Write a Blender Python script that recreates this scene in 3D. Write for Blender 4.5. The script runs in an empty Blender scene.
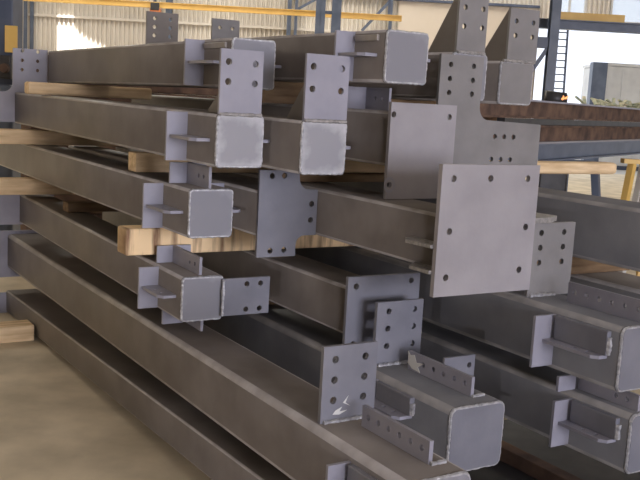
import bpy, bmesh, math, random
from mathutils import Vector, Matrix

random.seed(7)
scene = bpy.context.scene
col = scene.collection
CZ = 1.575                      # eye height of the photographer (m)

# ------------------------------------------------------------------ camera
YAW, PITCH, ROLL = 0.55714, 0.15035, 0.05484
fw = Vector((math.sin(YAW)*math.cos(PITCH), math.cos(YAW)*math.cos(PITCH), -math.sin(PITCH)))
rt = Vector((math.cos(YAW), -math.sin(YAW), 0))
up = rt.cross(fw)
cr, sr = math.cos(ROLL), math.sin(ROLL)
rt2 = rt*cr + up*sr
up2 = up*cr - rt*sr
cam_data = bpy.data.cameras.new('camera')
cam_data.sensor_width = 36
cam_data.lens = 36*930.6/640
cam_data.clip_end = 300
cam = bpy.data.objects.new('camera', cam_data)
col.objects.link(cam)
m = Matrix((rt2, up2, -fw)).transposed().to_4x4()
m.translation = Vector((0, 0, CZ))
cam.matrix_world = m
scene.camera = cam

# ------------------------------------------------------------------ light
scene.view_settings.view_transform = 'Standard'
scene.view_settings.look = 'None'
scene.view_settings.gamma = 1
scene.view_settings.use_curve_mapping = False
scene.view_settings.exposure = 0.0

w = bpy.data.worlds.new('overcast_sky')
scene.world = w
w.use_nodes = True
bgn = w.node_tree.nodes['Background']
bgn.inputs[0].default_value = (0.84, 0.89, 1.0, 1)
bgn.inputs[1].default_value = 1.5

# frame of the far building: u right, v away from the camera, horizontal
FV = Vector((math.sin(YAW), math.cos(YAW), 0))
UV = Vector((math.cos(YAW), -math.sin(YAW), 0))
def bgw(u, v, z=0.0):
    p = UV*u + FV*v
    return Vector((p.x, p.y, z))

SUN = (UV*-0.16 + FV*0.58 + Vector((0, 0, -0.80))).normalized()     # direction the sunlight travels
sd = bpy.data.lights.new('sun', 'SUN')
sd.energy = 14.0
sd.angle = math.radians(0.5)
sd.color = (1.0, 0.98, 0.95)
so = bpy.data.objects.new('sun', sd)
col.objects.link(so)
so.rotation_euler = SUN.to_track_quat('-Z', 'Y').to_euler()
so.location = (0, 0, 30)

def area(name, loc, sx, sy, energy, color, direction):
    d = bpy.data.lights.new(name, 'AREA')
    d.shape = 'RECTANGLE'; d.size = sx; d.size_y = sy
    d.energy = energy; d.color = color
    o = bpy.data.objects.new(name, d); col.objects.link(o)
    o.location = loc
    o.rotation_euler = Vector(direction).to_track_quat('-Z', 'Y').to_euler()
    return o
# added overhead fill lights; the roof has no translucent sheets
area('roof_skylight', bgw(1.0, 4.5, 7.9), 6.0, 9.0, 45, (1.0, 0.90, 0.76), (0, 0, -1))
# added side fill for left faces and corners; the wall has no window
area('window_daylight', bgw(-13.8, 3.0, 4.6), 14.0, 3.0, 300, (1.0, 0.88, 0.76), UV*1.0 + Vector((0, 0, -0.25)))
area('roof_skylight', bgw(-2.5, 18.5, 7.9), 18.0, 4.0, 1200, (1.0, 0.95, 0.87), (0, 0, -1))  # added overhead fill for the far end of the hall
# the open loading door behind the photographer
area('door_daylight', bgw(11.0, -13.9, 2.7), 9.0, 5.0, 2750, (0.88, 0.87, 1.0), (0, 1, 0.0))

# ------------------------------------------------------------------ materials
def nm(name):
    mt = bpy.data.materials.new(name); mt.use_nodes = True
    nt = mt.node_tree
    return mt, nt, nt.nodes['Principled BSDF']
def mottled(name, c1, c2, scale=6.0, rough=0.5, metal=0.0, detail=4, stretch=(1, 1, 1), bump=0.0, fine=None, spec=0.5):
    mt, nt, b = nm(name)
    tc = nt.nodes.new('ShaderNodeTexCoord')
    mp = nt.nodes.new('ShaderNodeMapping'); mp.inputs['Scale'].default_value = stretch
    nz = nt.nodes.new('ShaderNodeTexNoise'); nz.inputs['Scale'].default_value = scale; nz.inputs['Detail'].default_value = detail
    rp = nt.nodes.new('ShaderNodeValToRGB')
    rp.color_ramp.elements[0].position = 0.33; rp.color_ramp.elements[1].position = 0.67
    rp.color_ramp.elements[0].color = (*c1, 1); rp.color_ramp.elements[1].color = (*c2, 1)
    nt.links.new(tc.outputs['Object'], mp.inputs[0]); nt.links.new(mp.outputs[0], nz.inputs[0])
    nt.links.new(nz.outputs[0], rp.inputs[0]); nt.links.new(rp.outputs[0], b.inputs['Base Color'])
    b.inputs['Roughness'].default_value = rough; b.inputs['Metallic'].default_value = metal
    b.inputs['Specular IOR Level'].default_value = spec
    if bump:
        bp = nt.nodes.new('ShaderNodeBump'); bp.inputs['Strength'].default_value = bump; bp.inputs['Distance'].default_value = 0.01
        n2 = nt.nodes.new('ShaderNodeTexNoise'); n2.inputs['Scale'].default_value = fine or scale*6
        nt.links.new(mp.outputs[0], n2.inputs[0]); nt.links.new(n2.outputs[0], bp.inputs['Height']); nt.links.new(bp.outputs[0], b.inputs['Normal'])
    return mt
M = {}
M['tube'] = mottled('grey_brown_primer_steel', (0.122, 0.103, 0.087), (0.168, 0.145, 0.125), 5, 0.45, 0.0, bump=0.05, fine=90)
M['plate'] = mottled('blue_grey_primer_plate', (0.27, 0.267, 0.318), (0.33, 0.324, 0.378), 7, 0.45, 0.0, bump=0.04, fine=80)
M['warm_plate'] = mottled('pale_grey_primer_plate', (0.285, 0.27, 0.285), (0.35, 0.332, 0.348), 5, 0.5, 0.0, bump=0.04, fine=80)
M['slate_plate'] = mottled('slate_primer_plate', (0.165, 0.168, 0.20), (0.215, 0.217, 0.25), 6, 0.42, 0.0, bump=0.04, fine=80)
M['grey_plate'] = mottled('grey_primer_plate', (0.195, 0.187, 0.185), (0.245, 0.235, 0.232), 6, 0.45, 0.0, bump=0.04, fine=80)
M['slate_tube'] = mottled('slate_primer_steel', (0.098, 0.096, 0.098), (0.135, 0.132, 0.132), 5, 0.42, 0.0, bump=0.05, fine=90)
M['slate_edge'] = mottled('slate_rubbed_edge', (0.15, 0.14, 0.13), (0.23, 0.215, 0.20), 9, 0.38, 0.0, bump=0.05, fine=90)  # weaker painted highlight for the corners of the slate tubes
M['edge'] = mottled('rubbed_primer_edge', (0.24, 0.215, 0.195), (0.36, 0.33, 0.30), 9, 0.36, 0.0, bump=0.05, fine=90)  # lighter colour paints the light line along the tube corners
M['weld'] = mottled('bright_weld_metal', (0.30, 0.30, 0.32), (0.56, 0.56, 0.58), 60, 0.4, 0.4, bump=0.3, fine=160)
M['dull_weld'] = mottled('painted_weld_metal', (0.22, 0.21, 0.20), (0.36, 0.34, 0.32), 60, 0.45, 0.1, bump=0.3, fine=160)
M['timber'] = mottled('pale_sawn_timber', (0.62, 0.44, 0.25), (0.88, 0.68, 0.43), 3.5, 0.8, 0, 6, (1.2, 9, 9), bump=0.2, fine=30, spec=0.2)
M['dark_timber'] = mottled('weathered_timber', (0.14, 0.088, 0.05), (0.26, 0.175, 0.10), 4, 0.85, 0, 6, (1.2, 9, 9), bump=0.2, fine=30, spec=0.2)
M['concrete'] = mottled('tan_concrete', (0.50, 0.43, 0.31), (0.72, 0.62, 0.46), 3.2, 0.75, 0, 14, bump=0.05, fine=40, spec=0.3)
M['cladding'] = mottled('cream_cladding', (0.60, 0.55, 0.475), (0.71, 0.66, 0.575), 0.7, 0.6, 0, 5, (1, 1, 0.3))
M['panel'] = mottled('beige_board', (0.62, 0.54, 0.44), (0.70, 0.62, 0.52), 0.8, 0.7)
M['blue'] = mottled('blue_painted_steel', (0.075, 0.098, 0.145), (0.115, 0.14, 0.195), 4, 0.45)
M['dark_blue'] = mottled('dark_blue_painted_steel', (0.045, 0.06, 0.10), (0.08, 0.10, 0.15), 4, 0.45)
M['yellow'] = mottled('yellow_painted_steel', (0.70, 0.45, 0.12), (0.80, 0.54, 0.17), 3, 0.5)
M['rust'] = mottled('rusty_steel', (0.075, 0.05, 0.042), (0.20, 0.125, 0.085), 6, 0.8, 0, 7, bump=0.1, fine=60, spec=0.2)
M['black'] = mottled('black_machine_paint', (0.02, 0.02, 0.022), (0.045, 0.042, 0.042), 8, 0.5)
M['orange'] = mottled('orange_paint', (0.55, 0.16, 0.05), (0.65, 0.22, 0.07), 8, 0.5)
M['white'] = mottled('off_white_paint', (0.55, 0.55, 0.54), (0.68, 0.68, 0.66), 2, 0.6)
M['roof'] = mottled('grey_roof_sheet', (0.40, 0.38, 0.35), (0.48, 0.46, 0.42), 2, 0.7)
M['ground'] = mottled('pale_yard_ground', (0.50, 0.48, 0.44), (0.60, 0.58, 0.54), 0.5, 0.9)
M['green'] = mottled('scrap_paint', (0.30, 0.36, 0.26), (0.62, 0.55, 0.38), 9, 0.7)

def worn_timber():
    """timber with dark bands across it, as on the big front bearer"""
    mt, nt, b = nm('stained_timber')
    tc = nt.nodes.new('ShaderNodeTexCoord')
    mp = nt.nodes.new('ShaderNodeMapping'); mp.inputs['Scale'].default_value = (14, 1.0, 1.6)
    n1 = nt.nodes.new('ShaderNodeTexNoise'); n1.inputs['Scale'].default_value = 1.6; n1.inputs['Detail'].default_value = 5
    rp = nt.nodes.new('ShaderNodeValToRGB')
    rp.color_ramp.elements[0].position = 0.33; rp.color_ramp.elements[0].color = (0.26, 0.15, 0.09, 1)
    rp.color_ramp.elements[1].position = 0.52; rp.color_ramp.elements[1].color = (0.94, 0.70, 0.41, 1)
    nt.links.new(tc.outputs['Object'], mp.inputs[0]); nt.links.new(mp.outputs[0], n1.inputs[0])
    nt.links.new(n1.outputs[0], rp.inputs[0]); nt.links.new(rp.outputs[0], b.inputs['Base Color'])
    b.inputs['Roughness'].default_value = 0.8; b.inputs['Specular IOR Level'].default_value = 0.2
    return mt
M['stained_timber'] = worn_timber()

def scuffed_cap(name, amount):
    """end cap: blue-grey primer with bare ground metal smeared along its edges"""
    mt, nt, b = nm(name)
    tc = nt.nodes.new('ShaderNodeTexCoord')
    sep = nt.nodes.new('ShaderNodeSeparateXYZ')
    nt.links.new(tc.outputs['Generated'], sep.inputs[0])
    def math_n(op, a, bv=None):
        n = nt.nodes.new('ShaderNodeMath'); n.operation = op
        for i, v in enumerate((a, bv)):
            if v is None: continue
            if isinstance(v, (int, float)): n.inputs[i].default_value = v
            else: nt.links.new(v, n.inputs[i])
        return n.outputs[0]
    ax = math_n('ABSOLUTE', math_n('SUBTRACT', sep.outputs[0], 0.5))
    az = math_n('ABSOLUTE', math_n('SUBTRACT', sep.outputs[2], 0.5))
    edge = math_n('MAXIMUM', ax, az)
    nz = nt.nodes.new('ShaderNodeTexNoise'); nz.inputs['Scale'].default_value = 15; nz.inputs['Detail'].default_value = 5
    nt.links.new(tc.outputs['Object'], nz.inputs[0])
    v = math_n('ADD', math_n('MULTIPLY', edge, 1.0), math_n('MULTIPLY', nz.outputs[0], 0.55))
    rp = nt.nodes.new('ShaderNodeValToRGB')
    rp.color_ramp.elements[0].position = 0.74 - 0.12*amount; rp.color_ramp.elements[0].color = (0.20+0.10*amount, 0.20+0.10*amount, 0.228+0.10*amount, 1)
    rp.color_ramp.elements[1].position = 0.92; rp.color_ramp.elements[1].color = (0.22+0.36*amount, 0.22+0.36*amount, 0.245+0.36*amount, 1)
    nt.links.new(v, rp.inputs[0]); nt.links.new(rp.outputs[0], b.inputs['Base Color'])
    b.inputs['Roughness'].default_value = 0.42
    return mt
M['cap'] = scuffed_cap('primed_end_cap', 0.25)
M['bright_cap'] = scuffed_cap('ground_end_cap', 1.0)

def emit_mat(name, c, s):
    mt, nt, b = nm(name)
    b.inputs['Base Color'].default_value = (*c, 1)
    b.inputs['Emission Color'].default_value = (*c, 1); b.inputs['Emission Strength'].default_value = s
    return mt
M['spark'] = emit_mat('burning_metal', (1.0, 0.42, 0.15), 0.9)
def glass_mat():
    mt, nt, b = nm('dusty_window_glass')
    tr = nt.nodes.new('ShaderNodeBsdfTransparent'); tr.inputs[0].default_value = (0.9, 0.93, 0.95, 1)
    mx = nt.nodes.new('ShaderNodeMixShader'); mx.inputs[0].default_value = 0.25
    b.inputs['Base Color'].default_value = (0.7, 0.72, 0.74, 1); b.inputs['Roughness'].default_value = 0.3
    nt.links.new(tr.outputs[0], mx.inputs[1]); nt.links.new(b.outputs[0], mx.inputs[2])
    nt.links.new(mx.outputs[0], nt.nodes['Material Output'].inputs[0])
    return mt
M['glass'] = glass_mat()

# ------------------------------------------------------------------ helpers
def thing(name, label, cat, loc, rot=(0, 0, 0), group=None):
    o = bpy.data.objects.new(name, None)
    o.empty_display_size = 0.05
    o.location = loc; o.rotation_euler = rot
    o['label'] = label; o['category'] = cat
    if group: o['group'] = group
    o['kind'] = 'thing'
    col.objects.link(o)
    return o
def obj(name, bm, mat, parent=None, smooth=False):
    bmesh.ops.recalc_face_normals(bm, faces=bm.faces)
    me = bpy.data.meshes.new(name); bm.to_mesh(me); bm.free()
    me.materials.append(M[mat] if isinstance(mat, str) else mat)
    if smooth:
        for p in me.polygons: p.use_smooth = True
    o = bpy.data.objects.new(name, me); col.objects.link(o)
    if parent: o.parent = parent
    return o
def tag(o, label, cat, group=None):
    o['label'] = label; o['category'] = cat; o['kind'] = 'thing'
    if group: o['group'] = group
    return o
def struct(o):
    o['kind'] = 'structure'; return o
def box(bm, x0, x1, y0, y1, z0, z1):
    vs = [bm.verts.new(p) for p in ((x0, y0, z0), (x1, y0, z0), (x1, y1, z0), (x0, y1, z0), (x0, y0, z1), (x1, y0, z1), (x1, y1, z1), (x0, y1, z1))]
    for f in ((0, 1, 2, 3), (4, 5, 6, 7), (0, 1, 5, 4), (1, 2, 6, 5), (2, 3, 7, 6), (3, 0, 4, 7)):
        bm.faces.new([vs[i] for i in f])
    return vs
def box_bm(*a, bevel=0.0, seg=2):
    bm = bmesh.new(); box(bm, *a)
    if bevel:
        bmesh.ops.bevel(bm, geom=bm.edges[:], offset=bevel, segments=seg, affect='EDGES', profile=0.5)
    return bm
def bar(bm, a, b, wx, wy):
    """square bar between two points"""
    a = Vector(a); b = Vector(b); d = (b-a).normalized()
    s = d.cross(Vector((0, 0, 1)))
    if s.length < 0.01: s = Vector((1, 0, 0))
    s.normalize(); t = s.cross(d)
    vs = []
    for p in (a, b):
        for i, j in ((-1, -1), (1, -1), (1, 1), (-1, 1)):
            vs.append(bm.verts.new(p + s*i*wx/2 + t*j*wy/2))
    for f in ((0, 1, 2, 3), (4, 5, 6, 7), (0, 1, 5, 4), (1, 2, 6, 5), (2, 3, 7, 6), (3, 0, 4, 7)):
        bm.faces.new([vs[i] for i in f])
def arc(cx, cy, r, a0, a1, n=6):
    return [(cx+r*math.cos(math.radians(a0+(a1-a0)*i/n)), cy+r*math.sin(math.radians(a0+(a1-a0)*i/n))) for i in range(n+1)]
def rrect(x0, x1, z0, z1, r, n=4):
    return arc(x1-r, z1-r, r, 0, 90, n) + arc(x0+r, z1-r, r, 90, 180, n) + arc(x0+r, z0+r, r, 180, 270, n) + arc(x1-r, z0+r, r, 270, 360, n)
def plate_bm(outline, holes, t, plane, at, o=(0, 0, 0), seg=14):
    """flat plate with round holes. plane XZ: (a,b)=(x,z), thickness from y=at back; YZ: (y,z) about x=at; XY: (x,y) about z=at"""
    bm = bmesh.new()
    loops = [outline] + [[(hx+r*math.cos(2*math.pi*i/seg), hy+r*math.sin(2*math.pi*i/seg)) for i in range(seg)] for hx, hy, r in holes]
    edges = []
    for lp in loops:
        vs = [bm.verts.new((p[0], p[1], 0)) for p in lp]
        for i in range(len(vs)):
            edges.append(bm.edges.new((vs[i], vs[(i+1) % len(vs)])))
    bmesh.ops.triangle_fill(bm, use_beauty=True, use_dissolve=False, edges=edges, normal=(0, 0, 1))
    bmesh.ops.recalc_face_normals(bm, faces=bm.faces)
    ex = bmesh.ops.extrude_face_region(bm, geom=bm.faces[:])
    nv = [g for g in ex['geom'] if isinstance(g, bmesh.types.BMVert)]
    bmesh.ops.translate(bm, verts=nv, vec=(0, 0, t))
    for v in bm.verts:
        a, b, c = v.co
        if plane == 'XZ': p = (a, at + c, b)
        elif plane == 'YZ': p = (at - t/2 + c, a, b)
        else: p = (a, b, at - t/2 + c)
        v.co = (p[0]-o[0], p[1]-o[1], p[2]-o[2])
    return bm
def bead_bm(pts, r, closed=True, step=0.009, seg=6):
    """lumpy weld bead along a polyline"""
    P = [Vector(p) for p in pts]
    if closed: P = P + [P[0]]
    path = []
    for a, b in zip(P[:-1], P[1:]):
        n = max(1, int((b-a).length/step))
        for i in range(n): path.append(a.lerp(b, i/n))
    if not closed: path.append(P[-1])
    bm = bmesh.new(); rings = []
    n = len(path)
    for i, p in enumerate(path):
        q = path[(i+1) % n] if closed else path[min(i+1, n-1)]
        q0 = path[i-1] if (closed or i > 0) else path[0]
        d = (q-q0).normalized()
        s = d.cross(Vector((0, 1, 0)))
        if s.length < 0.05: s = d.cross(Vector((0, 0, 1)))
        s.normalize(); t = s.cross(d)
        rr = r*random.uniform(0.75, 1.2)
        rings.append([bm.verts.new(p + (s*math.cos(2*math.pi*k/seg) + t*math.sin(2*math.pi*k/seg))*rr) for k in range(seg)])
    last = n if closed else n-1
    for i in range(last):
        A, B = rings[i], rings[(i+1) % n]
        for k in range(seg): bm.faces.new((A[k], A[(k+1) % seg], B[(k+1) % seg], B[k]))
    if not closed:
        bm.faces.new(rings[0]); bm.faces.new(rings[-1])
    return bm

# ------------------------------------------------------------------ the hall
YZ = -YAW
def bgobj(name, bm, mat, parent=None, smooth=False):
    """mesh given in the (u, v, z) frame of the far building"""
    o = obj(name, bm, mat, parent, smooth)
    if not parent: o.rotation_euler = (0, 0, YZ)
    return o
bm = box_bm(-26, 30, -14, 25.2, -0.2, 0)
struct(bgobj('floor', bm, 'concrete'))
bm = box_bm(-40, 60, 25.21, 90, -0.25, -0.02)
struct(bgobj('yard_ground', bm, 'ground'))

def corrugated(bm, u0, u1, z0, z1, v=24.0, pitch=0.115, d=0.06):
    prof = []
    u = u0
    while u < u1:
        for du, dv in ((0, 0), (0.36, 0), (0.5, d), (0.86, d)):
            uu = u + du*pitch
            if uu < u1: prof.append((uu, v-dv))
        u += pitch
    prof.append((u1, v))
    lo = [bm.verts.new((a, b, z0)) for a, b in prof]; hi = [bm.verts.new((a, b, z1)) for a, b in prof]
    for i in range(len(prof)-1): bm.faces.new((lo[i], lo[i+1], hi[i+1], hi[i]))
bm = bmesh.new()
corrugated(bm, -22, 5.2, 0, 8.2)
corrugated(bm, 5.2, 15.0, 5.1, 8.2)
corrugated(bm, 5.2, 5.45, 3.85, 5.1); corrugated(bm, 6.35, 6.95, 3.85, 5.1); corrugated(bm, 8.6, 15.0, 3.85, 5.1)
corrugated(bm, 14.0, 15.0, 0, 3.85)
struct(bgobj('wall_back', bm, 'cladding'))
# roof with a hole shaped to throw the sun patch on the far wall
ZR = 8.2
patch = [(-6.92, 3.25), (-6.55, 3.27), (-6.42, 2.93), (-6.15, 2.76), (-5.70, 2.57), (-5.2, 2.0), (-6.9, 1.7)]
su, sv, sz = SUN.dot(UV), SUN.dot(FV), SUN.z
hole = [(u + su*(ZR-z)/sz, 23.97 + sv*(ZR-z)/sz) for u, z in patch]
bm = bmesh.new()
edges = []
for lp in ([(-26, -14), (30, -14), (30, 25.2), (-26, 25.2)], hole):
    vs = [bm.verts.new((a, b, ZR)) for a, b in lp]
    edges += [bm.edges.new((vs[i], vs[(i+1) % len(vs)])) for i in range(len(vs))]
bmesh.ops.triangle_fill(bm, use_beauty=True, use_dissolve=False, edges=edges, normal=(0, 0, 1))
struct(bgobj('ceiling', bm, 'roof'))
bm = box_bm(-14.2, -14, -14, 24.2, 0, 8.2)
struct(bgobj('wall_left', bm, 'cladding'))
struct(bgobj('wall_right', box_bm(22, 22.2, -14, 24.2, 0, 8.2), 'cladding'))
bm = bmesh.new()                       # near wall with the loading door opening
box(bm, -22, 6.4, -14.2, -14, 0, 8.2); box(bm, 15.6, 22, -14.2, -14, 0, 8.2); box(bm, 6.4, 15.6, -14.2, -14, 5.3, 8.2)
struct(bgobj('wall_near', bm, 'cladding'))

# sheeting rail (girt) and the flat board on the far wall
struct(bgobj('trim_1', box_bm(-21.9, 1.6, 23.86, 23.96, 3.24, 3.30), 'cladding'))
struct(bgobj('trim_2', box_bm(1.65, 5.15, 23.90, 23.965, 0, 4.10, bevel=0.01), 'panel'))
struct(bgobj('trim_3', box_bm(-0.9, 5.15, 23.80, 23.955, 4.10, 4.16), 'dark_blue'))
for k, (a, b) in enumerate(((5.45, 6.35), (6.95, 8.6))):
    wn = struct(bgobj('window_%d' % (k+1), box_bm(a, b, 24.0, 24.02, 3.85, 5.1), 'glass'))
    bm = bmesh.new()
    for uu in (a, (a+b)/2, b-0.05): box(bm, uu, uu+0.05, 23.96, 24.05, 3.85, 5.1)
    for zz in (3.85, 4.45, 5.05): box(bm, a, b, 23.97, 24.04, zz, zz+0.05)
    fr = obj('window_frame', bm, 'white', wn)

def steel_post(u, v, wu, label, z1=7.9, mat='blue', wv=None, group='blue posts along the far wall'):
    t = thing('steel_post', label, 'post', bgw(u, v, 0), (0, 0, YZ), group)
    wv = wv or wu
    bm = bmesh.new()                          # I section: two flanges and a web
    box(bm, -wu/2, wu/2, -wv/2, -wv/2+0.014, 0.02, z1); box(bm, -wu/2, wu/2, wv/2-0.014, wv/2, 0.02, z1)
    box(bm, -0.006, 0.006, -wv/2, wv/2, 0.02, z1)
    obj('shaft', bm, mat, t)
    obj('foot_plate', box_bm(-wu*0.8, wu*0.8, -wv*0.8, wv*0.8, 0, 0.02), mat, t)
    return t
steel_post(-7.66, 23.78, 0.075, 'thin blue post against the cream wall, left one of the leftmost close pair')
steel_post(-7.50, 23.78, 0.075, 'thin blue post against the cream wall, right one of the leftmost close pair')
steel_post(-4.06, 23.70, 0.15, 'blue post on the far wall just right of the upright plate with six holes')
steel_post(-1.07, 23.72, 0.10, 'thin blue post left of the thick twin columns, left one of its pair')
steel_post(-0.90, 23.72, 0.07, 'thinnest blue post next to the thick twin columns')
steel_post(1.45, 23.76, 0.08, 'thin blue post at the foot of the diagonal brace beside the flat beige board')
for u, lb in ((-0.30, 'left'), (0.10, 'right')):
    steel_post(u*20/24+0.0, 20.0, 0.20, 'thick blue twin column in front of the far wall, the %s one' % lb, group='thick twin columns')
bm = bmesh.new(); box(bm, -0.151, -0.016, 19.95, 20.05, 3.34, 3.40)
o = bgobj('tie_bar', bm, 'blue'); tag(o, 'short blue tie bar joining the thick twin columns', 'bar')
bm = bmesh.new(); bar(bm, (0.75, 23.68, 3.3), (1.41, 23.68, 4.06), 0.07, 0.07)
o = bgobj('diagonal_brace', bm, 'blue'); tag(o, 'slanting grey blue brace on the wall right of the twin columns', 'brace')
bm = bmesh.new(); bar(bm, (-0.86, 23.80, 3.76), (-0.42, 23.80, 4.02), 0.06, 0.06)
o = bgobj('diagonal_brace', bm, 'blue'); tag(o, 'short slanting brace on the wall just left of the twin columns', 'brace')

# yellow crane rail with its trolley
t = thing('crane_rail', 'long yellow overhead crane rail crossing in front of the cream wall', 'rail', bgw(-5, 22, 3.44), (0, 0, YZ))
bm = bmesh.new(); box(bm, -9, 6.6, -0.07, 0.07, 0, 0.015); box(bm, -9, 6.6, -0.07, 0.07, 0.115, 0.13); box(bm, -9, 6.6, -0.03, 0.03, 0.015, 0.115)
obj('girder', bm, 'yellow', t)
for u in (-6.0, 0.9, 6.3):
    obj('hanger', box_bm(u-0.03, u+0.03, -0.03, 0.03, 0.131, 4.7), 'dark_blue', t)
t = thing('hoist_trolley', 'small orange hoist trolley hanging from the yellow crane rail', 'hoist', bgw(-4.08, 22, 3.28), (0, 0, YZ))
obj('carriage', box_bm(-0.10, 0.10, -0.12, -0.075, 0.10, 0.27, bevel=0.01), 'black', t)
obj('motor_housing', box_bm(-0.12, 0.12, -0.10, 0.10, 0.03, 0.15, bevel=0.02), 'orange', t)
bm = bead_bm([(0, 0, 0.03), (0, 0, -0.05), (0.03, 0, -0.09), (0.06, 0, -0.06)], 0.012, closed=False, step=0.02); obj('hook', bm, 'black', t)

# left: dark blue machine column with yellow panel
t = thing('machine_column', 'dark blue machine column with a yellow panel at the left edge', 'machine', bgw(-3.12, 9, 0), (0, 0, YZ))
obj('column', box_bm(-0.16, 0.10, 0, 0.3, 0, 3.4, bevel=0.01), 'dark_blue', t)
obj('guard_panel', box_bm(0.035, 0.15, -0.03, 0.0, 1.85, 2.10, bevel=0.004), 'yellow', t)
obj('control_box', box_bm(0.0, 0.11, -0.08, 0.0, 1.60, 1.82, bevel=0.015), 'black', t)
bm = bmesh.new(); bmesh.ops.create_cone(bm, cap_ends=True, segments=20, radius1=0.045, radius2=0.04, depth=0.06, matrix=Matrix.Translation((0.06, -0.11, 1.70)) @ Matrix.Rotation(math.pi/2, 4, 'X')); obj('dial', bm, 'rust', t)
obj('base_housing', box_bm(-0.3, 0.13, -0.1, 0.35, 0, 1.55, bevel=0.05, seg=4), 'blue', t)

# right: doorway gear
t = thing('laced_column', 'blue steel column beside the ladder at the bright doorway', 'column', bgw(3.72, 16, 0), (0, 0, YZ))
bm = bmesh.new(); box(bm, -0.075, 0.075, -0.10, -0.085, 0.02, 7.8); box(bm, -0.075, 0.075, 0.085, 0.10, 0.02, 7.8); box(bm, -0.008, 0.008, -0.085, 0.085, 0.02, 7.8)
obj('shaft', bm, 'blue', t); obj('foot_plate', box_bm(-0.14, 0.14, -0.16, 0.16, 0, 0.02), 'blue', t)
bm = bmesh.new(); bar(bm, (-0.42, 0, 2.05), (-0.075, 0, 2.62), 0.06, 0.06); obj('knee_brace', bm, 'dark_blue', t)
obj('junction_box', box_bm(-0.30, -0.076, -0.06, 0.06, 2.62, 2.80, bevel=0.01), 'dark_blue', t)
t = thing('header_girder', 'blue girder with a yellow rail across the top of the bright doorway', 'girder', bgw(6.0, 16.4, 2.98), (0, 0, YZ))
bm = bmesh.new(); box(bm, -2.9, 5, -0.1, 0.1, 0, 0.02); box(bm, -2.9, 5, -0.1, 0.1, 0.14, 0.16); box(bm, -2.9, 5, -0.01, 0.01, 0.02, 0.14); obj('girder', bm, 'blue', t)
obj('rail', box_bm(-2.2, -1.0, -0.05, 0.05, 0.161, 0.29), 'yellow', t)
obj('end_column', box_bm(4.8, 5.0, -0.1, 0.1, -2.98, -0.001), 'blue', t)
t = thing('ladder', 'dark steel ladder standing right of the blue column in the doorway', 'ladder', bgw(5.36, 21.8, 0), (0, 0, YZ))
for s in (-0.15, 0.15):
    bm = bmesh.new(); bar(bm, (s-0.03, 0, 0), (s+0.03, 0.6, 3.6), 0.045, 0.045); obj('rail', bm, 'dark_blue', t)
for k in range(22):
    z = 0.16 + k*0.163; u = -0.03 + 0.06*z/3.6
    bm = bmesh.new(); bar(bm, (u-0.15, 0.6*z/3.6, z), (u+0.15, 0.6*z/3.6, z), 0.028, 0.028); obj('rung', bm, 'dark_blue', t)
t = thing('site_container', 'pale grey container with dark blue corner standing in the bright doorway', 'container', bgw(9.6, 27.5, -0.02), (0, 0, YZ))
obj('body', box_bm(-1.6, 3.0, 0, 2.4, 0.12, 3.0, bevel=0.03), 'white', t)
obj('corner_post', box_bm(-1.98, -1.55, -0.05, 0.3, 0.0, 3.08, bevel=0.02), 'blue', t)
obj('roof_rim', box_bm(-1.62, 3.02, -0.03, 2.42, 3.0, 3.08), 'white', t)
for k in range(7): obj('rib', box_bm(-1.1+k*0.55, -1.04+k*0.55, -0.03, 0.0, 0.2, 2.9), 'white', t)
obj('skid', box_bm(-1.5, 3.0, 0.1, 2.3, 0, 0.12), 'dark_blue', t)
# stack of rusty steel on a blue girder, on trestles, running away to the right
AZ = YAW + math.radians(32)
def rw(s, across, z):     # s along the rusty steel, across to its right
    d = Vector((math.sin(AZ), math.cos(AZ), 0)); r = Vector((math.cos(AZ), -math.sin(AZ), 0))
    p = bgw(1.54, 7.0) + d*s + r*across
    return Vector((p.x, p.y, z))
RR = (0, 0, -AZ)
def ibeam(name, label, s, ac, z0, h, wd, L, mat, topmat=None, group=None, botmat=None):
    t = thing(name, label, 'steel beam', rw(s, ac, z0), RR, group)
    obj('web', box_bm(-0.008, 0.008, 0, L, 0.014, h-0.014), mat, t)
    obj('bottom_flange', box_bm(-wd/2, wd/2, 0, L, 0, 0.014), botmat or mat, t)
    obj('top_flange', box_bm(-wd/2, wd/2, 0, L, h-0.014, h), topmat or mat, t)
    return t
ibeam('rusty_beam', 'uppermost rusty beam with a bright top edge, running right behind the stack', -1.0, -0.10, 1.515, 0.14, 0.12, 7, 'rust', 'plate')
ibeam('rusty_beam', 'rusty beam lying between the upper rusty beam and the blue girder', -0.9, -0.06, 1.325, 0.14, 0.12, 7, 'rust', botmat='warm_plate')
obj_pl = None
bm = box_bm(-0.03, 0.03, 0.4, 6, 0, 0.046); o = obj('packing_strip', bm, 'black'); o.location = rw(-0.9, -0.06, 1.467); o.rotation_euler = RR
tag(o, 'dark packing strip between the two rusty beams', 'packing')
ibeam('trestle_girder', 'blue grey girder under the rusty beams on the right', -1.0, -0.05, 1.185, 0.14, 0.13, 7, 'blue')
for k, s in enumerate((1.0, 5.2)):
    t = thing('trestle', 'blue trestle with splayed legs under the blue girder, %s' % ('the one below the long pale timber' if k == 0 else 'the far one at the right'), 'trestle', rw(s, -0.05, 0), RR, 'trestles under the girder')
    obj('top_bar', box_bm(-0.35, 0.35, -0.04, 0.04, 1.10, 1.185), 'blue', t)
    for sx in (-1, 1):
        bm = bmesh.new(); bar(bm, (sx*0.42, 0, 0), (sx*0.26, 0, 1.10), 0.06, 0.06); obj('leg', bm, 'blue', t)
    obj('stretcher', box_bm(-0.36, 0.36, -0.02, 0.02, 0.40, 0.45), 'blue', t)
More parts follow.
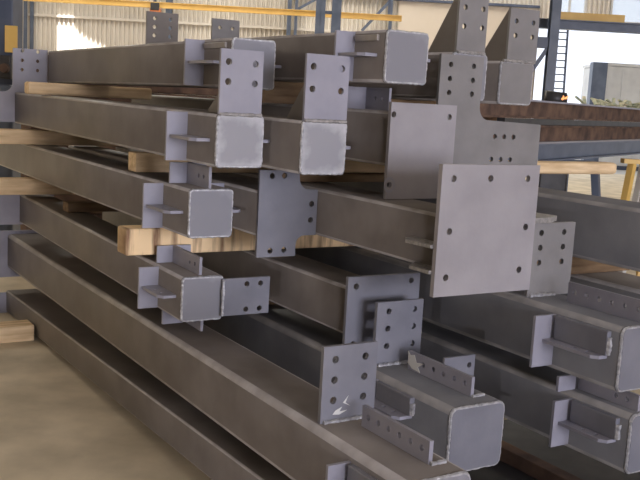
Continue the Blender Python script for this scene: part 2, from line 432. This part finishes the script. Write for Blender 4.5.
t = thing('barrier', 'yellow and white splayed barrier frame at the right edge behind the stack', 'barrier', bgw(2.72, 8.2, 0), (0, 0, YZ))
for u0, u1, y0, mt in ((-0.17, -0.02, 0.0, 'yellow'), (-0.06, 0.10, 0.05, 'white'), (0.12, 0.12, 0.0, 'yellow')):
    bm = bmesh.new(); bar(bm, (u0, y0-0.12, 0), (u1, y0, 1.16), 0.06, 0.05); obj('leg', bm, mt, t)
obj('cross_bar', box_bm(-0.1, 0.5, -0.03, 0.08, 1.161, 1.20), 'yellow', t)
# dark machine and cutting sparks beside the doorway
t = thing('cutting_machine', 'dark low machine in front of the ladder behind the rusty beams', 'machine', bgw(2.30, 9.0, 0), (0, 0, YZ))
obj('pedestal', box_bm(-0.22, 0.06, 0, 0.5, 0, 1.60, bevel=0.02), 'black', t)
bm = bmesh.new(); bmesh.ops.create_cone(bm, cap_ends=True, segments=24, radius1=0.075, radius2=0.06, depth=0.2, matrix=Matrix.Translation((-0.10, 0.12, 1.70)) @ Matrix.Rotation(math.pi/2, 4, 'Y'))
obj('motor', bm, 'black', t, True)
obj('arm', box_bm(-0.20, 0.10, 0.05, 0.13, 1.601, 1.63, bevel=0.02), 'rust', t)
bm = bmesh.new(); bmesh.ops.create_icosphere(bm, subdivisions=2, radius=0.010)
for k in range(9):
    a = Vector((0, 0, 0)); b = Vector((random.uniform(0.0, 0.045), random.uniform(-0.02, 0.02), random.uniform(0.0, 0.03)))
    bar(bm, a, b, 0.006, 0.006)
o = bgobj('cutting_spark', bm, 'spark'); o.location = bgw(1.74, 7.0, 1.672); tag(o, 'small orange cutting flame on the top rusty beam', 'flame')
bm = bmesh.new()
for k in range(70):
    u = random.uniform(-0.7, 1.3); z = random.uniform(0.02, 0.22)
    bar(bm, (u, random.uniform(-0.3, 0.3), z*0.6+0.04), (u+random.uniform(-0.35, 0.35), random.uniform(-0.3, 0.3), z+0.04+random.uniform(0, 0.08)), 0.06, 0.03)
t = thing('work_bench', 'low bench heaped with scrap in front of the pale container', 'bench', bgw(5.6, 18, 0), (0, 0, YZ))
obj('bench_top', box_bm(-1.1, 1.6, -0.4, 0.4, 1.53, 1.60), 'white', t)
for a in (-1.0, 1.5):
    for b in (-0.35, 0.35): obj('leg', box_bm(a-0.03, a+0.03, b-0.03, b+0.03, 0, 1.53), 'dark_blue', t)
o = bgobj('scrap_heap', bm, 'green'); o.location = bgw(5.6, 18, 1.60); tag(o, 'tangled green and yellow scrap lying on the bench by the container', 'scrap'); o['kind'] = 'stuff'

# ------------------------------------------------------------------ the stack
GROUP = 'fabricated box columns in the stack'
class Beam:
    """x0,w: left face and width; zt,h: top (relative to eye height) and height; y0,y1: front and far end; rise: far end higher by"""
    def __init__(s, label, x0, wd, zt, h, y0, y1, rise=0.0, rad=0.012, cap='cap', weld=True, tube='tube'):
        s.x0, s.x1, s.zt, s.zb, s.y0, s.y1 = x0, x0+wd, zt, zt-h, y0, y1
        s.o = (x0+wd/2, y0, zt-h)
        s.root = thing('box_column', label, 'steel column', (s.o[0], y0, s.o[2]+CZ), (math.atan2(rise, y1-y0), 0, 0), GROUP)
        pr = [(a-s.o[0], b-s.o[2]) for a, b in rrect(s.x0, s.x1, s.zb, s.zt, rad, 4)]
        bm = bmesh.new()
        yy0 = 0.008 if weld else 0.0
        A = [bm.verts.new((a, yy0, b)) for a, b in pr]; B = [bm.verts.new((a, y1-y0, b)) for a, b in pr]
        n = len(pr)
        for i in range(n): bm.faces.new((A[i], A[(i+1) % n], B[(i+1) % n], B[i]))
        bm.faces.new(A); bm.faces.new(B)
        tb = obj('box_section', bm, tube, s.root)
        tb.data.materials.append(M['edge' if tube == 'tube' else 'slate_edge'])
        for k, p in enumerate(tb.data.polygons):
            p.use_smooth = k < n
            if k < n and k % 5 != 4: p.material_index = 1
        if weld:
            ins = 0.007
            c = obj('end_cap', plate_bm(rrect(s.x0+ins, s.x1-ins, s.zb+ins, s.zt-ins, rad), [], 0.012, 'XZ', y0-0.003, s.o), cap, s.root)
            pts = [(a-s.o[0], 0.004, b-s.o[2]) for a, b in rrect(s.x0+0.005, s.x1-0.005, s.zb+0.005, s.zt-0.005, rad, 3)]
            bd = obj('weld_bead', bead_bm(pts, 0.0065), 'weld', s.root)
    def plate(s, name, outline, holes, t, plane, at, mat='plate', label=None):
        p = obj(name, plate_bm(outline, holes, t, plane, at, s.o), mat, s.root)
        if label: p['label'] = label
        return p
    def rect(s, name, a0, a1, b0, b1, holes, t, plane, at, mat='plate', label=None):
        return s.plate(name, [(a0, b0), (a1, b0), (a1, b1), (a0, b1)], holes, t, plane, at, mat, label)
    def bead(s, a, b, r=0.006, mat='weld'):
        f = lambda p: tuple(p[i]-s.o[i] for i in range(3))
        obj('weld_bead', bead_bm([f(a), f(b)], r, closed=False), mat, s.root)
    def side(s, sgn, ys, out=0.088, shelf=0.075, front=0.055, backing=True, zf=0.5, big=False, low=0.0):
        """stop plate across the face, shelf with two holes running forward from it, backing plate on the face"""
        xf = s.x1 if sgn > 0 else s.x0
        xa, xb = sorted((xf, xf+sgn*out))
        s.rect('stop_plate', xa, xb, s.zb+max(0.004, low*0.8), s.zt-max(0.004, low), [], 0.012, 'XZ', ys)
        zm = s.zb + (s.zt-s.zb)*zf
        ya, yb = s.y0+front, ys
        e = xf+sgn*shelf
        out_l = [(xf, ya), (e-sgn*0.02, ya), (e, ya+0.025), (e, yb), (xf, yb)]
        hx = xf+sgn*shelf*0.55
        s.plate('shelf_plate', out_l, [(hx, ya+0.06, 0.009), (hx, ya+0.12, 0.009)], 0.012, 'XY', zm)
        if backing:
            b = 0.022 if big else 0.012
            xa, xb = sorted((xf, xf+sgn*b))
            z0 = zm+0.006 if big else s.zt-0.042
            obj('backing_plate', shift(box_bm(xa, xb, ya-0.01, yb-0.015, z0, s.zt-(0.018 if not low else low), bevel=0.003), s.o), 'edge' if not big else 'slate_plate', s.root)
            if big:
                bb = [(xf+sgn*b*0.5, ya-0.012, zm+0.01), (xf+sgn*b*0.5, ya-0.012, s.zt-0.022-low)]
                s.bead(bb[0], bb[1], 0.010)
    def vert(s, sgn, ys, hgt=0.085, front=0.02, xfin=None, x0=None, x1=None):
        """stop plate and bolt fin on the top (sgn +1) or bottom (-1)"""
        zf = s.zt if sgn > 0 else s.zb
        za, zb = sorted((zf, zf+sgn*hgt))
        s.rect('stop_plate', x0 or s.x0+0.015, x1 or s.x1-0.015, za, zb, [], 0.012, 'XZ', ys)
        xc = xfin or (s.x0+s.x1)/2
        zm = (za+zb)/2
        s.rect('fin_plate', s.y0+front, ys, za, zb, [(s.y0+front+0.05, zm, 0.009), (s.y0+front+0.10, zm, 0.009)], 0.012, 'YZ', xc)
    def fin(s, xc, ya, yb, hgt, n=6):
        z0 = s.zt; zc = z0+hgt*0.55
        hs = [(ya+0.035+(yb-ya-0.07)*i/(n-1), zc, 0.010) for i in range(n)]
        s.rect('fin_plate', ya, yb, z0, z0+hgt, hs, 0.014, 'YZ', xc)
        s.bead((xc-0.004, ya-0.006, z0+0.003), (xc+0.05, ya-0.006, z0+0.003), 0.007)
    def gusset(s, xc, ya, yb, hgt, t=0.012):
        s.plate('gusset_plate', [(ya, s.zt), (yb, s.zt), (yb-0.005, s.zt+0.012), (ya, s.zt+hgt)], [], t, 'YZ', xc, 'tube')
def shift(bm, o):
    bmesh.ops.translate(bm, verts=bm.verts, vec=(-o[0], -o[1], -o[2])); return bm
def grid(x0, x1, z0, z1, nx, nz, r=0.011):
    return [(x0+(x1-x0)*i/max(1, nx-1), z0+(z1-z0)*j/max(1, nz-1), r) for i in range(nx) for j in range(nz)]

# --- left-hand tier, top to bottom
b = Beam('topmost left column with a plain welded end, above the column with the tall four-hole plate', 1.70, 0.203, 0.228, 0.203, 3.485, 6.19, -0.016)
b.side(-1, 3.755); b.side(1, 3.755)
b = Beam('second left column with bright scuffed end and tall four-hole plate on top', 1.50, 0.20, -0.077, 0.20, 3.18, 6.24, 0.012, cap='bright_cap')
b.side(-1, 3.45, backing=False); b.side(1, 3.45, out=0.07, shelf=0.07, backing=False)
b.rect('upright_plate', 1.507, 1.685, -0.077, 0.165, [(1.540, 0.118, 0.013), (1.652, 0.115, 0.013), (1.540, 0.045, 0.013), (1.652, 0.042, 0.013)], 0.014, 'XZ', 3.18)
b.bead((1.51, 3.178, -0.076), (1.685, 3.178, -0.076), 0.007, 'dull_weld')
b.gusset(1.60, 3.194, 3.47, 0.20)
b.plate('end_plate', [(1.71, -0.27), (1.71, 0.205), (1.487, 0.205)] + arc(1.427, -0.016, 0.06, 0, -90, 6) + [(1.25, -0.076), (1.25, -0.27)],
        [(1.545, 0.19, 0.012), (1.645, 0.19, 0.012), (1.545, 0.13, 0.012), (1.645, 0.13, 0.012), (1.545, 0.07, 0.012), (1.645, 0.07, 0.012)], 0.016, 'XZ', 6.24)
b = Beam('third left column with grey square end just above the long stained front timber', 1.50, 0.196, -0.384, 0.198, 3.41, 6.7, 0.004)
b.side(-1, 3.68, backing=False); b.side(1, 3.68, backing=False); b.vert(1, 3.65, 0.088)
b = Beam('fourth left column under the stained front timber, with four-hole plate on its right', 1.50, 0.188, -0.751, 0.188, 3.455, 6.10, 0.040)
b.side(-1, 3.709, zf=0.52, backing=False); b.vert(1, 3.77, 0.075, 0.03); b.vert(-1, 3.66, 0.06, 0.05, xfin=1.62, x0=1.505, x1=1.60)
b.rect('connection_plate', 1.676, 1.90, -0.923, -0.763, grid(1.79, 1.855, -0.90, -0.79, 2, 2, 0.012), 0.014, 'XZ', 3.44, 'slate_plate')
b.bead((1.678, 3.436, -0.92), (1.678, 3.436, -0.766), 0.007)
b.rect('end_plate', 1.30, 1.72, -0.95, -0.745, [], 0.016, 'XZ', 6.10)
b = Beam('long lower left column with six-hole plate and fin, running out at the bottom', 1.50, 0.235, -1.023, 0.234, 1.90, 6.42, 0.0, rad=0.022)
b.rect('upright_plate', 1.53, 1.737, -1.023, -0.771, grid(1.575, 1.69, -0.95, -0.815, 2, 3, 0.0125), 0.016, 'XZ', 2.395, 'slate_plate')
b.bead((1.54, 2.39, -1.019), (1.73, 2.39, -1.019), 0.007)
b.plate('chalk_mark', [(1.585, -0.985), (1.61, -0.975), (1.60, -0.99), (1.63, -0.988), (1.60, -1.0), (1.575, -0.997)], [], 0.001, 'XZ', 2.3938, 'white'); b.plate('chalk_mark', [(1.612, -0.962), (1.632, -0.94), (1.622, -0.962), (1.64, -0.975)], [], 0.001, 'XZ', 2.3938, 'white')
b.fin(1.652, 1.985, 2.33, 0.070)
b.side(-1, 2.165, out=0.08, big=True, low=0.035)
b.rect('end_plate', 1.26, 1.76, -1.32, -1.00, [], 0.016, 'XZ', 6.42)
b = Beam('lowest left column lying closest to the bare concrete floor', 1.50, 0.21, -1.315, 0.15, 2.3, 6.45, -0.105, rad=0.008, weld=False)
b.rect('end_plate', 1.30, 1.70, -1.50, -1.33, [], 0.014, 'XZ', 6.45)

# --- middle tiers
b = Beam('column beside the tall four-hole plate, with a second tall four-hole plate and bright scuffed end', 1.78, 0.203, -0.084, 0.203, 3.03, 6.0, 0.0, cap='bright_cap')
b.side(1, 3.28, backing=False)
b.rect('upright_plate', 1.788, 1.978, -0.084, 0.165, [(1.818, 0.118, 0.013), (1.945, 0.117, 0.013), (1.818, 0.035, 0.013), (1.945, 0.033, 0.013)], 0.014, 'XZ', 3.03)
b.bead((1.79, 3.027, -0.083), (1.975, 3.027, -0.083), 0.007, 'dull_weld')
b.gusset(1.845, 3.044, 3.25, 0.235)
b = Beam('topmost middle column with a plain square end, in front of the yellow crane rail', 2.05, 0.20, 0.270, 0.197, 2.90, 5.36, 0.0)
b.side(-1, 3.112, zf=0.52); b.side(1, 3.112)
b.rect('end_plate', 2.05, 2.25, 0.075, 0.458, grid(2.10, 2.20, 0.32, 0.42, 2, 3, 0.012), 0.014, 'XZ', 5.362, 'tube')
b = Beam('column behind the square base plate with four corner holes', 2.20, 0.22, -0.034, 0.22, 3.006, 6.0, 0.0, weld=False)
b.rect('base_plate', 2.158, 2.488, -0.379, 0.003, [(2.172, -0.045, 0.012), (2.452, -0.045, 0.012), (2.172, -0.322, 0.012), (2.452, -0.322, 0.012)], 0.018, 'XZ', 2.99, 'warm_plate')
b.plate('paint_ring', [(2.172+0.026*math.cos(k*0.3927), -0.322+0.032*math.sin(k*0.3927)) for k in range(16)], [(2.172, -0.322, 0.021)], 0.001, 'XZ', 2.9888, 'plate')
b.vert(1, 3.43, 0.095, 0.25, xfin=2.34, x0=2.215, x1=2.40); b.side(1, 3.25, out=0.06, front=0.02, shelf=0.055, backing=False)
b = Beam('column ending in a grey plate with two notched corners, right of the third left column', 1.81, 0.183, -0.39, 0.194, 3.414, 6.1, 0.0, weld=False)
b.plate('end_plate', [(1.809, -0.672), (1.996, -0.672), (1.996, -0.615)] + arc(2.036, -0.624, 0.04, 180, 90, 4) + [(2.094, -0.584), (2.094, -0.386)] + arc(2.050, -0.336, 0.05, 270, 180, 6) + [(1.998, -0.304), (1.809, -0.304)],
        [(1.868, -0.328, 0.0125), (1.926, -0.327, 0.0125), (2.066, -0.448, 0.0125), (2.064, -0.518, 0.0125), (1.873, -0.645, 0.0125), (1.940, -0.643, 0.0125)], 0.014, 'XZ', 3.40, 'slate_plate')
b = Beam('thick column ending in the largest plate with eight holes', 2.10, 0.222, -0.383, 0.203, 2.526, 6.0, 0.0, weld=False)
b.rect('base_plate', 2.042, 2.502, -0.668, -0.199, [(2.095, -0.249, 0.0125), (2.265, -0.248, 0.0125), (2.445, -0.248, 0.0125), (2.093, -0.435, 0.0125), (2.455, -0.428, 0.0125), (2.092, -0.600, 0.0125), (2.440, -0.588, 0.0125)], 0.02, 'XZ', 2.506, 'warm_plate')
b.plate('shelf_plate', [(2.10, 2.527), (2.03, 2.527), (2.02, 2.66), (2.05, 2.70), (2.10, 2.71)], [(2.055, 2.58, 0.010), (2.055, 2.635, 0.010)], 0.012, 'XY', -0.49, 'dull_weld')
b.plate('lower_shelf_plate', [(2.10, 2.527), (2.03, 2.527), (2.03, 2.64), (2.10, 2.70)], [(2.06, 2.58, 0.010)], 0.012, 'XY', -0.582, 'dull_weld')
b.plate('side_lug', [(2.322, 2.54), (2.64, 2.56), (2.71, 2.60), (2.68, 2.76), (2.322, 2.78)], [], 0.020, 'XY', -0.413, 'dull_weld')
b = Beam('column behind the shaded base plate seen over the front six-hole plates', 2.05, 0.20, -0.743, 0.20, 3.0, 6.1, 0.0, weld=False)
b.rect('base_plate', 2.0, 2.355, -1.0, -0.686, [(2.04, -0.725, 0.0125), (2.31, -0.715, 0.0125), (2.04, -0.96, 0.0125), (2.31, -0.96, 0.0125)], 0.016, 'XZ', 2.984, 'slate_plate')
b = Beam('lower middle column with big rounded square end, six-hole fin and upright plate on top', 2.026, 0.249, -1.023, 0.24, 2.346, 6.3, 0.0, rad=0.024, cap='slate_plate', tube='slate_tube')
b.rect('upright_plate', 2.066, 2.29, -1.023, -0.767, grid(2.122, 2.247, -0.945, -0.805, 2, 3, 0.0125), 0.016, 'XZ', 2.868, 'slate_plate')
b.bead((2.08, 2.862, -1.019), (2.27, 2.862, -1.019), 0.008)
b.fin(2.187, 2.425, 2.80, 0.072)
b.plate('paint_mark', [(2.80, -0.952), (2.785, -0.965), (2.76, -0.958), (2.745, -0.985), (2.70, -0.978), (2.735, -1.0), (2.72, -1.018), (2.77, -1.015), (2.795, -1.0)], [], 0.002, 'YZ', 2.1785, 'white')
b.plate('side_stop_plate', [(2.196, -1.021), (2.276, -1.021), (2.276, -1.20), (2.345, -1.20), (2.345, -0.930), (2.196, -0.930)], [(2.318, -0.968, 0.011)], 0.012, 'XZ', 2.60, 'slate_plate')
b.side(-1, 2.775, out=0.034, shelf=0.075, front=0.21, big=True, zf=0.60, low=0.02); b.side(1, 2.59, out=0.05, shelf=0.03, front=0.06, backing=False)
# --- right-hand tiers
b = Beam('column whose notched end plate carries twelve holes behind the two square base plates', 2.49, 0.21, -0.045, 0.22, 3.115, 5.9, 0.0, weld=False)
b.plate('end_plate', [(2.476, -0.36), (2.715, -0.36), (2.715, -0.265), (3.075, -0.265), (3.075, -0.062), (2.775, -0.053)] + arc(2.760, 0.002, 0.055, 270, 180, 6) + [(2.709, 0.213), (2.476, 0.213)],
        grid(2.530, 2.655, 0.055, 0.172, 2, 3, 0.0115) + [(2.805, -0.122, 0.0115), (2.860, -0.122, 0.0115), (2.915, -0.122, 0.0115), (2.795, -0.222, 0.0115), (2.850, -0.222, 0.0115), (2.905, -0.222, 0.0115)], 0.015, 'XZ', 3.10, 'grey_plate')
b = Beam('top column with tall slanting-backed plate, the left one of the right-hand pair', 2.585, 0.195, 0.229, 0.20, 3.16, 5.6, 0.0)
b.rect('upright_plate', 2.602, 2.762, 0.229, 0.50, grid(2.635, 2.735, 0.34, 0.42, 2, 2, 0.012), 0.014, 'XZ', 3.16, 'grey_plate')
b.bead((2.605, 3.157, 0.231), (2.76, 3.157, 0.231), 0.007, 'dull_weld')
b.gusset(2.610, 3.174, 3.36, 0.26)
b.rect('end_plate', 2.585, 2.78, 0.04, 0.475, grid(2.64, 2.73, 0.34, 0.42, 2, 2, 0.012), 0.014, 'XZ', 5.602, 'grey_plate')
b = Beam('top right column with tall plate and square end, nearest the bright doorway', 2.95, 0.205, 0.217, 0.196, 3.26, 6.0, 0.0, cap='grey_plate')
b.rect('upright_plate', 2.985, 3.165, 0.217, 0.458, grid(3.025, 3.13, 0.335, 0.40, 2, 2, 0.012), 0.014, 'XZ', 3.26, 'grey_plate')
b.bead((2.96, 3.257, 0.219), (3.15, 3.257, 0.219), 0.007, 'dull_weld')
b.gusset(2.992, 3.274, 3.46, 0.235); b.side(1, 3.45, shelf=0.06, backing=False)
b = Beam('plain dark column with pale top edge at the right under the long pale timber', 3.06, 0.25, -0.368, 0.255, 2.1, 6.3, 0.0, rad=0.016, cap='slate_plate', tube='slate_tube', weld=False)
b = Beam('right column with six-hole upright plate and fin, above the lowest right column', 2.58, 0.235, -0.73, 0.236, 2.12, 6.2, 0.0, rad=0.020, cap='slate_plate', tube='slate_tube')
b.rect('upright_plate', 2.617, 2.85, -0.73, -0.436, grid(2.665, 2.79, -0.595, -0.475, 2, 3, 0.0125), 0.016, 'XZ', 2.63, 'grey_plate')
b.bead((2.625, 2.625, -0.726), (2.76, 2.625, -0.726), 0.009)
b.fin(2.72, 2.135, 2.51, 0.08); b.side(-1, 2.432, out=0.105, shelf=0.062, big=True, low=0.022)
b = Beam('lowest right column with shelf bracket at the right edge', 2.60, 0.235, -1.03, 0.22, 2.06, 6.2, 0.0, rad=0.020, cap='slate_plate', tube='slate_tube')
b.side(-1, 2.332, out=0.09, shelf=0.065, big=True, low=0.024); b.vert(1, 2.36, 0.058, 0.02, xfin=2.66, x0=2.55, x1=2.64)
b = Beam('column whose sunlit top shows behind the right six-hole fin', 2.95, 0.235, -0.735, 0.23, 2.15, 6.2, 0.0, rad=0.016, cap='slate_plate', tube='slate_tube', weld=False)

b = Beam('shaded column whose top shows just below the plain dark column at right', 3.24, 0.30, -0.735, 0.235, 2.2, 6.2, 0.0, rad=0.016, weld=False)
b = Beam('deepest column on the floor under the lower middle column', 2.03, 0.24, -1.305, 0.20, 2.55, 6.2, 0.0, rad=0.016, weld=False)  # added unseen columns that keep the lowest gaps dark
b = Beam('deepest column on the floor under the lowest right column', 2.58, 0.24, -1.305, 0.20, 3.1, 6.2, 0.0, rad=0.016, weld=False)
# added stack across the bay that darkens the gaps
for k in range(7):
    t = thing('dark_steel_length', 'dark plain steel length of the cross stack glimpsed through the gaps', 'steel beam', (4.1, 7.6, k*0.258), (0, 0, 0), 'dark lengths of the cross stack')
    pr = rrect(0, 0.3, 0, 0.256, 0.015, 4)
    bm = bmesh.new()
    A = [bm.verts.new((-2.15, a, c)) for a, c in pr]; B = [bm.verts.new((2.9, a, c)) for a, c in pr]
    for i in range(len(pr)): bm.faces.new((A[i], A[(i+1) % len(pr)], B[(i+1) % len(pr)], B[i]))
    bm.faces.new(A); bm.faces.new(B)
    obj('box_section', bm, 'rust', t)
# ------------------------------------------------------------------ timbers
def timber(label, x0, x1, y0, wd, z0, z1, mat='timber', rot=0.0, name='timber_bearer', bev=0.006, group='timber bearers between the layers'):
    L = x1-x0
    bm = box_bm(-L/2, L/2, 0, wd, 0, z1-z0, bevel=bev)
    for v in bm.verts: v.co += Vector((0, random.uniform(-1, 1)*0.0015, random.uniform(-1, 0)*0.0015 if v.co.z > 0.03 else 0))
    o = obj(name, bm, mat); o.location = ((x0+x1)/2, y0, z0+CZ); o.rotation_euler = (0, 0, rot)
    return tag(o, label, 'timber', group)
timber('pale timber under the far end of the topmost left column', 1.41, 2.17, 5.55, 0.10, -0.064, 0.008, bev=0.012)
timber('long pale timber reaching the left edge under the second left column', 1.20, 2.5, 5.90, 0.12, -0.380, -0.289)
timber('short pale timber end poking out between the second and third left columns', 1.53, 2.45, 4.10, 0.10, -0.381, -0.290)
timber('big stained front timber crossing under the third left column', 1.385, 2.78, 3.80, 0.12, -0.717, -0.598, 'stained_timber', bev=0.010)
timber('shaded timber at the left edge under the third left column', 1.20, 2.2, 5.88, 0.12, -0.692, -0.592, 'timber')
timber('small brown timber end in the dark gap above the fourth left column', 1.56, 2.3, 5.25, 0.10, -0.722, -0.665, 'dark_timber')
timber('pale timber on the floor at the left edge beside the lowest column', 0.75, 1.485, 5.66, 0.16, -1.575, -1.475, group='timbers on the floor')
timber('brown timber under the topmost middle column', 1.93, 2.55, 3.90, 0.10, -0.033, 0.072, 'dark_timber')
timber('long pale timber with rounded end sticking out right of the largest plate', 2.03, 4.22, 3.62, 0.10, -0.334, -0.268, bev=0.018)
timber('dark packing plank under the long pale timber', 2.05, 3.05, 3.64, 0.08, -0.379, -0.336, 'dark_timber', name='packing_plank')
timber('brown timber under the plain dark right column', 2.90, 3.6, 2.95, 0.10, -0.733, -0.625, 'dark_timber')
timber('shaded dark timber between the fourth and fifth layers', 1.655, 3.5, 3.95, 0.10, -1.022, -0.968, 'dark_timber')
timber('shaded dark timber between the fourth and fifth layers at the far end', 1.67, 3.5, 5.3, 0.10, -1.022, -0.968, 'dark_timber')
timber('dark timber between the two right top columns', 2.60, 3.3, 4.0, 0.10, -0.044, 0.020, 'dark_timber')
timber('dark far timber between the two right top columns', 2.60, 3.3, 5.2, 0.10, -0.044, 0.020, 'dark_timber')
timber('dark timber on the floor under the deepest columns', 1.72, 3.3, 3.4, 0.12, -1.575, -1.505, 'dark_timber', group='timbers on the floor')  # timbers added along with the deepest columns to fill the dark gaps
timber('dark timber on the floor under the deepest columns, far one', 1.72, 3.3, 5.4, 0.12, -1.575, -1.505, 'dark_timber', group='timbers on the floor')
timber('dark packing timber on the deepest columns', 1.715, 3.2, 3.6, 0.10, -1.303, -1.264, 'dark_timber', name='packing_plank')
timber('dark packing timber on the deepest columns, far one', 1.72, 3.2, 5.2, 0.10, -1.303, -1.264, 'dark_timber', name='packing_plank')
timber('narrow rusty brown flat bar on the floor at the bottom right', 2.32, 3.52, 2.7, 0.07, -1.566, -1.50, 'rust', rot=math.radians(90), group='timbers on the floor')
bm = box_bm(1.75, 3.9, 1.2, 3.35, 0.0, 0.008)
o = obj('floor_sheet', bm, 'black'); o.location = (0, 0, 0.0005)  # added dark sheet stands in for shade on the floor
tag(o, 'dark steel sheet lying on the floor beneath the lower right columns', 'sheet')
